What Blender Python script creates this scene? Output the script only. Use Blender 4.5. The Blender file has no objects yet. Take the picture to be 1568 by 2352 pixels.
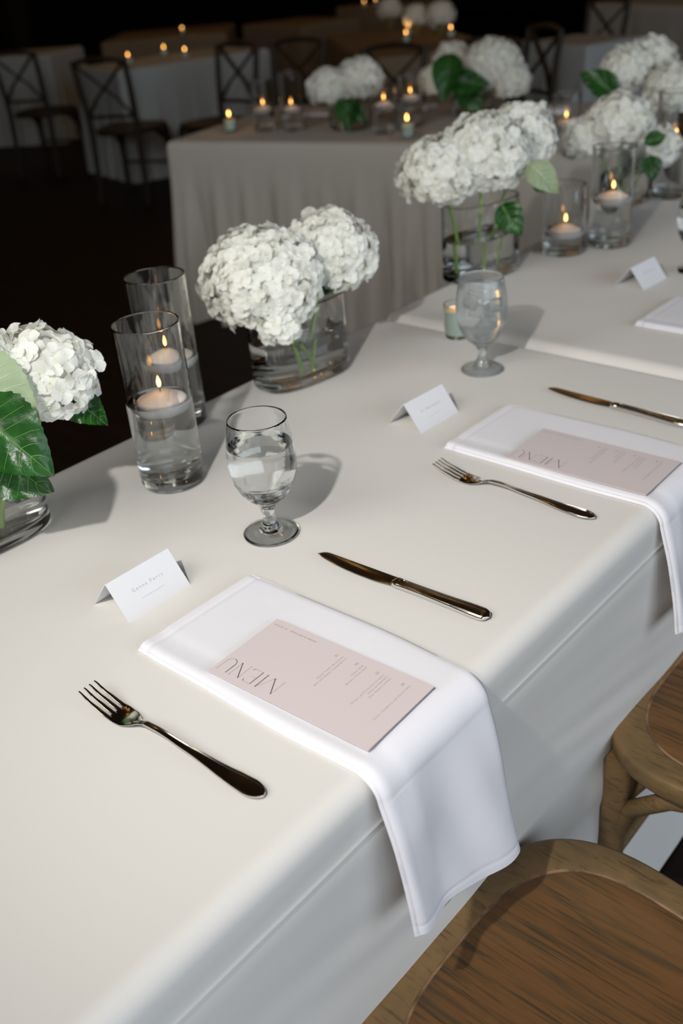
import bpy, bmesh, math, random
import numpy as np
from mathutils import Vector, Matrix, Euler, noise
PI = math.pi
C = bpy.context.scene.collection
sc = bpy.context.scene
rnd = random.Random(7)

# ---------------------------------------------------------------- camera
RC = [[0.75456376, 0.27335777, -0.59658114], [0.65149031, -0.42108184, 0.63107088], [-0.07870135, -0.86485005, -0.49582304]]
EYE = Vector((0, 0, 1.40)); FPX = 2287.0
cam_d = bpy.data.cameras.new('camera'); cam = bpy.data.objects.new('camera', cam_d); C.objects.link(cam)
cam.matrix_world = Matrix([[RC[i][0], -RC[i][1], -RC[i][2], EYE[i]] for i in range(3)] + [[0, 0, 0, 1]])
cam_d.sensor_width = 36; cam_d.sensor_fit = 'AUTO'; cam_d.lens = 36 * FPX / 2352
cam_d.clip_start = 0.02; cam_d.clip_end = 60
cam_d.dof.use_dof = True; cam_d.dof.focus_distance = 1.09; cam_d.dof.aperture_fstop = 4.0
sc.camera = cam

def ray(x, y):
    v = ((x - 784) / FPX, (y - 1176) / FPX, 1.0)
    return Vector([sum(RC[i][k] * v[k] for k in range(3)) for i in range(3)])
def at(x, y, z=0.75):            # point of the horizontal plane z seen along a line of sight
    r = ray(x, y); return EYE + r * ((z - EYE.z) / r.z)
def atd(x, y, d):                # point at depth d
    return EYE + ray(x, y) * d
def depth(p):
    q = Vector(p) - EYE; return sum(RC[i][2] * q[i] for i in range(3))

# ---------------------------------------------------------------- world, lights, exposure
w = bpy.data.worlds.new('world'); sc.world = w; w.use_nodes = True
w.node_tree.nodes['Background'].inputs[0].default_value = (0.55, 0.62, 0.72, 1)
w.node_tree.nodes['Background'].inputs[1].default_value = 0.02
def lamp(name, kind, loc, energy, color, target=None, **kw):
    d = bpy.data.lights.new(name, kind); d.energy = energy; d.color = color
    o = bpy.data.objects.new(name, d); C.objects.link(o); o.location = loc
    if target is not None:
        o.rotation_euler = (Vector(target) - Vector(loc)).to_track_quat('-Z', 'Y').to_euler()
    for k, v in kw.items(): setattr(d, k, v)
    return o
flash = lamp('camera_flash', 'SPOT', (-0.40, -0.12, 1.75), 56, (1.0, 0.97, 0.925), target=(-1.0, 2.6, 0.75),
             spot_size=math.radians(135), spot_blend=1.0, shadow_soft_size=0.02)
flash.data.cycles.is_caustics_light = True
win_a = lamp('window_and_fill', 'AREA', (3.8, 0.6, 1.75), 172, (0.78, 0.88, 1.0), target=(-0.6, 1.0, 0.7),
             shape='RECTANGLE', size=7.5, size_y=2.4)
fill_b = lamp('window_and_fill', 'AREA', (-0.9, -2.2, 3.2), 74, (1.0, 0.97, 0.92), target=(-0.9, 1.6, 0.7),
             shape='RECTANGLE', size=3.4, size_y=1.8)  # added fill lamp behind the camera, lifts ambient on the tables; no window
amber = lamp('string_light_glow', 'AREA', (-6.5, 7.0, 3.2), 9, (1.0, 0.55, 0.2), target=(-6.5, 7.0, 0.0),
             shape='RECTANGLE', size=7.0, size_y=5.0)
sc.view_settings.view_transform = 'Standard'
try: sc.view_settings.look = 'None'
except Exception: pass
sc.view_settings.exposure = 0.0; sc.view_settings.gamma = 1.0; sc.view_settings.use_curve_mapping = False
cy = sc.cycles
cy.use_denoising = True
try: cy.denoiser = 'OPENIMAGEDENOISE'
except Exception: pass
cy.max_bounces = 14; cy.transmission_bounces = 12; cy.transparent_max_bounces = 24; cy.diffuse_bounces = 4; cy.glossy_bounces = 5
cy.sample_clamp_indirect = 4.0; cy.blur_glossy = 0.4
cy.caustics_refractive = True; cy.caustics_reflective = False
cy.use_adaptive_sampling = True; cy.adaptive_threshold = 0.03

# ---------------------------------------------------------------- materials
def mat(name, col, rough=0.6, metal=0.0, bumps=(), mix=None, sheen=0.0, coat=0.0, spec=0.5, sss=0.0, emit=None, coords='Object'):
    m = bpy.data.materials.new(name); m.use_nodes = True; nt = m.node_tree; N = nt.nodes; L = nt.links
    p = N['Principled BSDF']; p.inputs['Base Color'].default_value = (*col, 1)
    p.inputs['Roughness'].default_value = rough; p.inputs['Metallic'].default_value = metal
    p.inputs['Sheen Weight'].default_value = sheen; p.inputs['Coat Weight'].default_value = coat
    p.inputs['Specular IOR Level'].default_value = spec
    if sss: 
        p.inputs['Subsurface Weight'].default_value = sss; p.inputs['Subsurface Radius'].default_value = (0.01, 0.008, 0.006); p.inputs['Subsurface Scale'].default_value = 1.0
    if emit: p.inputs['Emission Color'].default_value = (*emit[0], 1); p.inputs['Emission Strength'].default_value = emit[1]
    tc = N.new('ShaderNodeTexCoord')
    def tex(scale, stretch=(1, 1, 1), detail=4, dist=0.0, rot=(0, 0, 0)):
        mp = N.new('ShaderNodeMapping'); mp.inputs['Scale'].default_value = stretch; mp.inputs['Rotation'].default_value = rot
        L.new(tc.outputs[coords], mp.inputs['Vector'])
        n = N.new('ShaderNodeTexNoise'); n.inputs['Scale'].default_value = scale; n.inputs['Detail'].default_value = detail; n.inputs['Distortion'].default_value = dist
        L.new(mp.outputs[0], n.inputs['Vector']); return n.outputs['Fac']
    prev = None
    for (scale, strength, dist, stretch, rot) in bumps:
        b = N.new('ShaderNodeBump'); b.inputs['Strength'].default_value = strength; b.inputs['Distance'].default_value = dist
        L.new(tex(scale, stretch, rot=rot), b.inputs['Height'])
        if prev: L.new(prev, b.inputs['Normal'])
        prev = b.outputs[0]
    if prev: L.new(prev, p.inputs['Normal'])
    if mix:
        out = None
        for (c2, scale, stretch, lo, hi, amt) in mix:
            r = N.new('ShaderNodeMapRange'); r.inputs[1].default_value = lo; r.inputs[2].default_value = hi; r.inputs[3].default_value = 0; r.inputs[4].default_value = amt
            L.new(tex(scale, stretch, detail=6, dist=0.6), r.inputs[0])
            x = N.new('ShaderNodeMix'); x.data_type = 'RGBA'; x.inputs[7].default_value = (*c2, 1)
            if out: L.new(out, x.inputs[6])
            else: x.inputs[6].default_value = (*col, 1)
            L.new(r.outputs[0], x.inputs[0]); out = x.outputs[2]
        L.new(out, p.inputs['Base Color'])
    return m
Z0 = (0, 0, 0)
M = {}
M['cloth'] = mat('tablecloth_fabric', (0.735, 0.712, 0.672), 0.85, sheen=0.15, spec=0.2, mix=[((0.70, 0.69, 0.65), 1.6, (1, 1, 1), .35, .7, .15)],
    bumps=[(2.2, 0.10, 0.02, (1, 0.6, 1), Z0), (900, 0.12, 0.0006, (1, 1, 1), Z0)])
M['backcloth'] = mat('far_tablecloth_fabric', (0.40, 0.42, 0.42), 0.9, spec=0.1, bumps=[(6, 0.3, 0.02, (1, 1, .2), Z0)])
M['dimwhitelinen'] = mat('dimmed_white_linen', (0.49, 0.465, 0.42), 0.85, spec=0.15, bumps=[(6, 0.2, 0.02, (1, 1, .2), Z0)])  # white cloth greyed: weaker light at the back table put into its colour
M['dimfarlinen'] = mat('dimmed_far_linen', (0.20, 0.15, 0.10), 0.9, spec=0.1)  # brown tone stands for dimness at the far tables, put into the colour
M['napkin'] = mat('napkin_fabric', (0.80, 0.79, 0.83), 0.7, sheen=0.25, spec=0.25, bumps=[(12, 0.22, 0.005, (1, 1, 1), Z0), (1100, 0.14, 0.0005, (1, 1, 1), Z0)])
M['menu'] = mat('menu_card_stock', (0.66, 0.585, 0.58), 0.75, spec=0.2, bumps=[(1500, 0.05, 0.0003, (1, 1, 1), Z0)])
M['card'] = mat('white_card_stock', (0.78, 0.775, 0.79), 0.7, spec=0.2)
M['ink'] = mat('dark_brown_ink', (0.035, 0.022, 0.022), 0.8, spec=0.1)
M['fineink'] = mat('grey_brown_ink', (0.27, 0.22, 0.21), 0.8, spec=0.1)
M['greyink'] = mat('soft_grey_ink', (0.42, 0.42, 0.45), 0.8, spec=0.1)
M['steel'] = mat('polished_steel', (0.80, 0.76, 0.70), 0.13, metal=1.0, bumps=[(700, 0.03, 0.0003, (1, 1, 1), Z0)])
M['petal'] = mat('white_petal', (0.90, 0.90, 0.85), 0.55, spec=0.25, bumps=[(500, 0.1, 0.0008, (1, 1, 1), Z0)], mix=[((0.80, 0.83, 0.64), 22, (1, 1, 1), .52, .78, .6)])
M['bud'] = mat('greenish_flower_centre', (0.62, 0.70, 0.36), 0.6)
M['leaf'] = mat('dark_green_leaf', (0.010, 0.050, 0.008), 0.34, spec=0.45, mix=[((0.020, 0.105, 0.014), 30, (1, 1, 1), .4, .7, .7)], bumps=[(60, 0.5, 0.004, (1, 1, 1), Z0)])
M['leafback'] = mat('pale_leaf_underside', (0.34, 0.42, 0.27), 0.6, bumps=[(60, 0.4, 0.003, (1, 1, 1), Z0)])
M['palevein'] = mat('pale_leaf_vein', (0.46, 0.55, 0.36), 0.5)
M['vein'] = mat('leaf_vein', (0.09, 0.22, 0.045), 0.5)
M['stem'] = mat('fresh_green_stem', (0.25, 0.42, 0.08), 0.5, mix=[((0.4, 0.55, 0.2), 40, (1, 1, .2), .4, .7, .6)])
M['wax'] = mat('white_candle_wax', (0.86, 0.83, 0.82), 0.45)
M['wick'] = mat('burnt_wick', (0.03, 0.025, 0.02), 0.9)
M['frost'] = mat('cloudy_green_votive_glass', (0.55, 0.72, 0.62), 0.25, spec=0.6)
OAK = dict(rough=0.5, spec=0.22)
M['oak'] = mat('brown_stained_oak', (0.155, 0.075, 0.028), mix=[((0.055, 0.042, 0.024), 22, (.35, 4.0, 3), .47, .64, .8), ((0.20, 0.108, 0.042), 3, (.5, 3, 1), .45, .7, .6), ((0.03, 0.024, 0.014), 120, (.10, 3.5, 3), .53, .68, .55)],
    bumps=[(60, 0.25, 0.0008, (.12, 5, 3), Z0)], **OAK)
M['oakrim'] = mat('brown_stained_oak_frame', (0.20, 0.125, 0.055), mix=[((0.10, 0.072, 0.038), 9, (1, 2, 2), .45, .72, .8), ((0.26, 0.155, 0.07), 5, (2, .8, 1), .5, .75, .7), ((0.03, 0.024, 0.016), 70, (.5, 3, 3), .52, .72, .55)],
    bumps=[(80, 0.25, 0.0008, (.3, 3, 3), Z0)], **OAK)
M['groove'] = mat('worn_pale_groove', (0.34, 0.20, 0.11), 0.7, mix=[((0.10, 0.06, 0.03), 25, (1, 1, 1), .4, .6, .9)])
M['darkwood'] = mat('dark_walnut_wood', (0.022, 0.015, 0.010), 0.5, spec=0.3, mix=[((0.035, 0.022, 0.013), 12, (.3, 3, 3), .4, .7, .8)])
M['floor'] = mat('dark_floor_boards', (0.012, 0.007, 0.006), 0.55, spec=0.12, mix=[((0.020, 0.011, 0.008), 5, (.4, 4, 1), .4, .7, .8)])
M['wall'] = mat('dark_timber_wall', (0.012, 0.009, 0.007), 0.8, spec=0.1, mix=[((0.022, 0.013, 0.008), 4, (3, 3, .3), .4, .7, .8)])
M['ceil'] = mat('dark_timber_ceiling', (0.035, 0.024, 0.011), 0.8, spec=0.1)
M['bulb'] = mat('warm_bulb_glass', (1, .7, .3), 0.4, emit=((1.0, 0.50, 0.14), 22))
M['flame'] = mat('candle_flame', (1, .6, .2), 0.5, emit=((1.0, 0.46, 0.11), 11))
def add_translucent(m, amt, col):
    nt = m.node_tree; N = nt.nodes; p = N['Principled BSDF']; out = [n for n in N if n.type == 'OUTPUT_MATERIAL'][0]
    t = N.new('ShaderNodeBsdfTranslucent'); t.inputs[0].default_value = (*col, 1); x = N.new('ShaderNodeMixShader'); x.inputs[0].default_value = amt
    nt.links.new(p.outputs[0], x.inputs[1]); nt.links.new(t.outputs[0], x.inputs[2]); nt.links.new(x.outputs[0], out.inputs[0])
add_translucent(M['petal'], .38, (0.93, 0.93, 0.86)); add_translucent(M['leafback'], .3, (0.35, 0.55, 0.15)); add_translucent(M['card'], .1, (0.8, 0.8, 0.75))
def glassmat(name, col=(1, 1, 1), ior=1.5, rough=0.0):
    m = bpy.data.materials.new(name); m.use_nodes = True; nt = m.node_tree
    p = nt.nodes['Principled BSDF']; p.inputs['Base Color'].default_value = (*col, 1); p.inputs['Roughness'].default_value = rough
    p.inputs['Transmission Weight'].default_value = 1.0; p.inputs['IOR'].default_value = ior
    return m
M['glass'] = glassmat('clear_glass', (0.985, 0.995, 0.99))
M['water'] = glassmat('clear_water', (0.99, 1.0, 0.995), 1.33)
M['icedglass'] = glassmat('misted_cold_glass', (0.92, 0.95, 0.95), 1.42, 0.14); M['icedglass'].node_tree.nodes['Principled BSDF'].inputs['Transmission Weight'].default_value = 0.87
M['votiveglass'] = glassmat('pale_green_votive_glass', (0.84, 0.96, 0.90), 1.5, 0.05)

# ---------------------------------------------------------------- mesh building
def dens(prof):        # support loops next to the ends of long straight runs, so that smooth shading stays true there
    out = [prof[0]]
    for (ra, za), (rb, zb) in zip(prof, prof[1:]):
        d = math.hypot(rb - ra, zb - za)
        if d > .010:
            for t in (.0012 / d, .004 / d, 1 - .004 / d, 1 - .0012 / d): out.append((ra + (rb - ra) * t, za + (zb - za) * t))
        out.append((rb, zb))
    return out
def densr(R_):
    out = [R_[0]]
    for A, B in zip(R_, R_[1:]):
        d = max((b - a).length for a, b in zip(A, B))
        if d > .010:
            for t in (.0012 / d, .004 / d, 1 - .004 / d, 1 - .0012 / d): out.append([a.lerp(b, t) for a, b in zip(A, B)])
        out.append(B)
    return out
class MB:
    def __init__(s): s.v = []; s.f = []
    def add(s, v, f):
        o = len(s.v); s.v += [tuple(p) for p in v]; s.f += [tuple(i + o for i in q) for q in f]; return s
    def lathe(s, prof, n=48, c=(0, 0, 0), sx=1.0, sy=1.0):
        v = []; f = []; prof = dens(prof)
        for (r, z) in prof:
            for k in range(n):
                a = 2 * PI * k / n; v.append((c[0] + r * sx * math.cos(a), c[1] + r * sy * math.sin(a), c[2] + z))
        m = len(prof)
        for i in range(m - 1):
            for k in range(n):
                k2 = (k + 1) % n; f.append((i * n + k, i * n + k2, (i + 1) * n + k2, (i + 1) * n + k))
        if prof[0][0] > 1e-6: f.append(tuple(range(n - 1, -1, -1)))
        if prof[-1][0] > 1e-6: f.append(tuple((m - 1) * n + k for k in range(n)))
        return s.add(v, f)
    def rings(s, rings, close=True, cap=True):      # list of equal-length point loops
        n = len(rings[0]); v = [p for r in rings for p in r]; f = []
        for i in range(len(rings) - 1):
            for k in range(n if close else n - 1):
                k2 = (k + 1) % n; f.append((i * n + k, i * n + k2, (i + 1) * n + k2, (i + 1) * n + k))
        if cap and close:
            f.append(tuple(range(n - 1, -1, -1))); f.append(tuple((len(rings) - 1) * n + k for k in range(n)))
        return s.add(v, f)
    def tube(s, pts, rad, n=10, squash=1.0):
        pts = [Vector(p) for p in pts]; R = rad if isinstance(rad, (list, tuple)) else [rad] * len(pts)
        rings = []; t0 = (pts[1] - pts[0]).normalized()
        up = Vector((0, 0, 1)) if abs(t0.z) < .9 else Vector((1, 0, 0)); x = t0.cross(up).normalized()
        for i, p in enumerate(pts):
            t = (pts[min(i + 1, len(pts) - 1)] - pts[max(i - 1, 0)]).normalized()
            x = (x - t * x.dot(t)).normalized(); y = t.cross(x)
            rings.append([p + x * (R[i] * math.cos(2 * PI * k / n)) + y * (R[i] * squash * math.sin(2 * PI * k / n)) for k in range(n)])
        return s.rings(rings)
    def grid(s, fn, nu, nv):
        v = [fn(i / nu, j / nv) for i in range(nu + 1) for j in range(nv + 1)]
        f = [(i * (nv + 1) + j, (i + 1) * (nv + 1) + j, (i + 1) * (nv + 1) + j + 1, i * (nv + 1) + j + 1) for i in range(nu) for j in range(nv)]
        return s.add(v, f)
    def box(s, a, b, T=None):
        v = [Vector((x, y, z)) for x in (a[0], b[0]) for y in (a[1], b[1]) for z in (a[2], b[2])]
        if T: v = [T @ p for p in v]
        return s.add(v, [(0, 1, 3, 2), (4, 6, 7, 5), (0, 4, 5, 1), (2, 3, 7, 6), (0, 2, 6, 4), (1, 5, 7, 3)])
    def sheet(s, top, nu, nv, t):                     # closed sheet: grid fn(u,v)->(point, normal) of thickness t(u,v)
        n1 = nv + 1; v = []; 
        for i in range(nu + 1):
            for j in range(n1): v.append(Vector(top(i / nu, j / nv)))
        def nrm(i, j):
            a = v[min(i + 1, nu) * n1 + j] - v[max(i - 1, 0) * n1 + j]; b = v[i * n1 + min(j + 1, nv)] - v[i * n1 + max(j - 1, 0)]
            return a.cross(b).normalized()
        ns = [nrm(i, j) for i in range(nu + 1) for j in range(n1)]
        bot = [v[k] - ns[k] * (t(k // n1 / nu, (k % n1) / nv) if callable(t) else t) for k in range(len(v))]
        f = []; o = len(v)
        for i in range(nu):
            for j in range(nv):
                a, b, c, d = i * n1 + j, (i + 1) * n1 + j, (i + 1) * n1 + j + 1, i * n1 + j + 1
                f.append((a, b, c, d)); f.append((o + d, o + c, o + b, o + a))
        for j in range(nv): f.append((j, j + 1, o + j + 1, o + j)); k = nu * n1; f.append((k + j + 1, k + j, o + k + j, o + k + j + 1))
        for i in range(nu): a, b = i * n1, (i + 1) * n1; f.append((b, a, o + a, o + b)); a += nv; b += nv; f.append((a, b, o + b, o + a))
        return s.add(v + bot, f)
    def mesh(s, name, m, smooth=True, angle=40):
        me = bpy.data.meshes.new(name); me.from_pydata([tuple(p) for p in s.v], [], s.f)
        for mm in (m if isinstance(m, (list, tuple)) else [m]): me.materials.append(mm)
        bm = bmesh.new(); bm.from_mesh(me); bmesh.ops.recalc_face_normals(bm, faces=bm.faces)
        if smooth:
            lim = math.radians(angle)
            for fc in bm.faces: fc.smooth = True
            for e in bm.edges:
                if len(e.link_faces) == 2 and e.calc_face_angle(0) > lim: e.smooth = False
        bm.to_mesh(me); bm.free(); return me
CAST = ('goblet', 'cylinder', 'water', 'vase_body', 'ice_cube', 'cup')
RECV = ('tablecloth', 'wax', 'stem')
def obj(name, mb, m, parent=None, loc=None, rz=0, smooth=True, angle=40):
    me = mb if isinstance(mb, bpy.types.Mesh) else mb.mesh(name, m, smooth, angle)
    o = bpy.data.objects.new(name, me); C.objects.link(o)
    if parent: o.parent = parent
    if loc is not None: o.location = loc
    o.rotation_euler.z = rz
    if name in CAST: o.cycles.is_caustics_caster = True
    if name in RECV: o.cycles.is_caustics_receiver = True
    return o
def tag(o, label, cat=None, group=None):
    o['label'] = label
    if cat: o['category'] = cat
    if group: o['group'] = group
    return o
def thing(name, label, cat, loc=(0, 0, 0), rz=0, group=None):
    o = bpy.data.objects.new(name, None); o.empty_display_size = 0.05; C.objects.link(o)
    o.location = loc; o.rotation_euler.z = rz; return tag(o, label, cat, group)
def struct(name, mb, m): o = obj(name, mb, m, smooth=False); o['kind'] = 'structure'; return o
def dup(o, loc=None, rz=None, label=None, parent=None):
    c = o.copy(); C.objects.link(c); c.parent = parent
    if loc is not None: c.location = loc
    if rz is not None: c.rotation_euler.z = rz
    if label: c['label'] = label
    for ch in o.children: dup(ch, parent=c)
    return c
def sstep(a, b, x):
    t = max(0, min(1, (x - a) / (b - a))); return t * t * (3 - 2 * t)

# ---------------------------------------------------------------- the room
struct('floor', MB().box((-16, -6, -0.05), (6, 18, 0)), M['floor'])
struct('ceiling', MB().box((-16, -6, 4.6), (6, 18, 4.7)), M['ceil'])
struct('wall_back', MB().box((-16, 18, 0), (6, 18.1, 4.6)), M['wall'])
struct('wall_left', MB().box((-16.1, -6, 0), (-16, 18, 4.6)), M['wall'])
struct('wall_right', MB().box((6, -6, 0), (6.1, 18, 4.6)), M['wall'])
struct('wall_front', MB().box((-16, -6.1, 0), (6, -6, 4.6)), M['wall'])

# ---------------------------------------------------------------- tablecloths
def tablecloth(label, L, W, loc, rz, m, folds=0.02, flare=0.03, top=0.75, seam=True, foldn=9, rad=0.022, gather=0.0, calm=None, group='long white tablecloths', seed=1):
    """cloth over a rectangular table: local x 0..L, y 0..W"""
    rr = random.Random(seed); ph = [rr.uniform(0, 6.28) for _ in range(6)]
    t = MB(); loops = []
    def outline(cr, off):
        pts = []
        cr = max(cr + off, 0.004); a, b = -off, -off
        corners = [((L - cr + off), (-off + cr), -PI / 2), (L - cr + off, W + off - cr, 0), (-off + cr, W + off - cr, PI / 2), (-off + cr, -off + cr, PI)]
        na = 8
        for (cx, cyy, a0), (nx, ny, _) in zip(corners, corners[1:] + corners[:1]):
            for k in range(na): 
                a = a0 + PI / 2 * k / (na - 1); pts.append((cx + cr * math.cos(a), cyy + cr * math.sin(a), a))
            a = a0 + PI / 2
            ex, ey = cx + cr * math.cos(a), cyy + cr * math.sin(a); a1 = a
            fx, fy = nx + cr * math.cos(a1), ny + cr * math.sin(a1)
            d = math.hypot(fx - ex, fy - ey); n = int((L if abs(math.sin(a1)) > .5 else W) / 0.018)
            for k in range(1, n): pts.append((ex + (fx - ex) * k / n, ey + (fy - ey) * k / n, a1))
        return pts
    prof = []                                    # (offset outward, z)
    prof += [(-rad - 0.004, 0.0)]
    for k in range(0, 7): a = PI / 2 * k / 6; prof.append((-rad + rad * math.sin(a), -rad + rad * math.cos(a)))
    if seam: prof += [(0.0004, -0.040), (0.0002, -0.054), (0.0008, -0.0575), (0.0016, -0.0595), (-0.0014, -0.0615), (0.0006, -0.065), (0.0016, -0.070)]
    zs = ([.085 + .013 * k for k in range(26)] if seam else [0.09, .12, .16, .2, .26, .32, .4]) + [.46, .53, .6, .67, top - 0.006]
    prof += [(0.0016 if seam else 0.0, -z) for z in zs]
    for (off, z) in prof:
        pts = outline(0.02, off if off < 0 else off); lp = []; d = max(0, (-z - 0.07) / (top - 0.07))
        s = 0
        for k, (x, y, a) in enumerate(pts):
            q = Vector((x, y)); s += 0 if k == 0 else (q - pq).length; pq = q
            amp = folds * sstep(0, .8, d); 
            if calm: amp *= calm(x, y)
            e = flare * d + amp * (math.sin(s * foldn + ph[0]) * .5 + .35 * math.sin(s * foldn * 2.3 + ph[1] + d * 1.2) + .3 * math.sin(s * foldn * .6 + ph[2]))
            wz = z
            if seam and y < .1:
                q = noise.noise(Vector((x * 1.6 + z * 3.2, z * 15 + x * 3.0, seed))) ; q2 = noise.noise(Vector((x * 4 + z * 6, z * 40 + x * 9.0, seed + 5)))
                e += (0.0075 * q + 0.0022 * q2) * sstep(0.0, .22, d)
            lp.append(Vector((x + e * math.cos(a), y + e * math.sin(a), top + wz)))
        loops.append(lp)
    t.rings(loops, cap=False)
    # top surface
    t.add([], []); ins = rad + 0.004
    n0 = len(t.v); nn = len(loops[0]); t.f.append(tuple(range(nn)))
    o = obj('tablecloth', t, m, angle=60); o.location = (loc[0], loc[1], 0); o.rotation_euler.z = rz
    o.location.z = loc[2] if len(loc) > 2 else 0
    return tag(o, label, 'tablecloth', group)
XN, XF = -0.446, -1.232
# local x runs along world +y (rz = 90 deg): local y -> world -x
calm = lambda x, y: 0.0 if y < 0.1 else 1.0
tablecloth('long white tablecloth in front, under the pink menu and the fork', 2.60, XN - XF, (XN, -1.135), PI / 2, M['cloth'], folds=0.012, flare=0.012, calm=calm, group=None, seed=3)
tablecloth('second long white tablecloth, beyond the joint, under the third folded place card', 2.45, XN - XF + 0.002, (XN, 1.472), PI / 2, M['cloth'], folds=0.012, flare=0.012, calm=calm, top=0.7525, group=None, seed=4)
# backdrop table with pleated skirt
tablecloth('white pleated tablecloth on the low-lit table behind the hydrangeas', 1.86, 0.92, (-3.386, 2.728), math.radians(13.3), M['dimwhitelinen'], folds=0.058, flare=0.03, seam=False, foldn=38, rad=0.03, group=None, seed=5)
# far tables
def fartable(p1, p2, depthm, label, seed, L=None, folds=0.02, m='backcloth'):
    a = at(*p1); b = at(*p2); d = b - a
    return tablecloth(label, L or d.length, depthm, (a.x, a.y), math.atan2(d.y, d.x), M[m], folds=folds, flare=0.04, seam=False, foldn=34, rad=0.03, group=None, seed=seed)
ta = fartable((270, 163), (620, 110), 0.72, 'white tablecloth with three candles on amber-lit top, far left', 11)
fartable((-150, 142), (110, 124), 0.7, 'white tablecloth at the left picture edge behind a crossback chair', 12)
fartable((230, 98), (520, 72), 1.2, 'dim tablecloth behind the amber-lit three-candle table', 13, m='dimfarlinen')
fartable((690, 58), (830, 38), 1.0, 'dim tablecloth with amber edge, left of the candle cluster', 14, m='dimfarlinen')
tablecloth('dim tablecloth under the far cluster of candles', 2.15, .9, (-3.8, 5.9), math.radians(138), M['dimfarlinen'], folds=.02, flare=.04, seam=False, foldn=34, rad=.03, group=None, seed=15)
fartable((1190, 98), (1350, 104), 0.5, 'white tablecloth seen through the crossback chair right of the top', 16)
fartable((770, 16), (900, 12), 1.0, 'dim tablecloth under the two flames at the top picture edge', 18, m='dimfarlinen')
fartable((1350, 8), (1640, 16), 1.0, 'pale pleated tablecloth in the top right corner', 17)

# ---------------------------------------------------------------- napkins
def make_napkin(label):
    root = thing('napkin', label, 'napkin', (-0.60, 0.565, 0.75))
    ex = XN + 0.60                                          # table edge in local x
    def path(s, hang):                                      # s metres along from the far end -> (x, z)
        x0 = -0.172; flat = ex - 0.018 - x0; r = 0.024
        if s < flat: return x0 + s, 0.0
        s -= flat; arc = r * PI / 2
        if s < arc: a = s / r; return x0 + flat + r * math.sin(a), -r + r * math.cos(a)
        return x0 + flat + r + (s - arc) * .19, -r - (s - arc) * .98
    LL = 0.172 + ex - 0.018 + 0.024 * PI / 2 + 0.192
    def layer(h0, h1, du, dv, puff):
        mb = MB(); NU, NV = 210, 36
        rings = []
        for i in range(NU + 1):
            s = i / NU * (LL - du) + du * .5; s0_ = s; x, z = path(s, 0); x2, z2 = path(s + .001, 0)
            tx, tz = x2 - x, z2 - z; l = math.hypot(tx, tz); nx, nz = -tz / l, tx / l
            ny = 1.0
            hangt = sstep(.20, .30, s); low = 0.0
            ya = -0.0925 + .0012 * math.sin(s * 20) + dv + hangt * 0.002 + low * 0.16      # near side
            yb = 0.088 - .002 * math.sin(s * 14 + 1) - dv - hangt * 0.004 + low * 0.14
            if s < .04: yb += (0.04 - s) * -0.05; ya += (0.04 - s) * .06
            ring_t = []; ring_b = []
            for j in range(NV + 1):
                v = j / NV; s1 = s0_ if s0_ < .345 else .345 + (s0_ - .345) * (.80 + .20 * v); x, z = path(s1, 0); y = ya + (yb - ya) * v
                edge = min(v, 1 - v) * (yb - ya); rr = (h1 - h0) / 2
                round_ = math.sqrt(max(0, 1 - (1 - min(edge / 0.010, 1)) ** 2))
                th = (h1 - h0) * round_
                mid = (h0 + h1) / 2
                # roll along the near side, valley next to it, gentle waves
                lift = puff * (math.exp(-((v - .045) / .035) ** 2) * 0.0022 - math.exp(-((v - .17) / .05) ** 2) * 0.0016 + .0007 * math.sin(v * 5 + s * 16) * (1 if s < .2 else .4))
                hg = sstep(.31, .42, s)
                lift += hg * (0.0040 * math.sin(v * 6.5 + .6 + s * 3) + 0.0016 * math.sin(v * 15 - s * 22) + .003)
                lift += hg * .004 * math.exp(-((v - .16) / .10) ** 2)
                hem = 0.0009 * (math.exp(-((s - LL + 0.016) / .0016) ** 2) + math.exp(-((s - 0.016) / .0016) ** 2))
                ho = mid + th / 2 + lift - hem; hi = mid - th / 2 + (lift if s > .3 else 0) * .9
                zz = z; wob = 0.0035 * math.sin(v * 9 + 1) * hg
                ring_t.append(Vector((x + nx * ho, y, zz + nz * ho - wob * sstep(LL - .05, LL, s))))
                ring_b.append(Vector((x + nx * hi, y, zz + nz * hi - wob * sstep(LL - .05, LL, s))))
            rings.append(ring_t + ring_b[::-1])
        mb.rings(rings); return mb
    obj('lower_fold', layer(0.0005, 0.0042, 0.004, -0.0006, 0.2), M['napkin'], root, angle=75)
    obj('upper_fold', layer(0.0038, 0.0082, 0.008, 0.0022, 0.6), M['napkin'], root, angle=75)
    return root
nap = make_napkin('white folded napkin nearest the camera, hanging over the table edge under the sharp pink menu')
dup(nap, (-0.605, 1.138, 0.75), 0.0, 'second white folded napkin, beside the first glass of iced water, under the blurred menu')
dup(nap, (-0.60, 1.72, 0.7525), 0.0, 'third white folded napkin, just showing at the right picture edge by the third place card')

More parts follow.
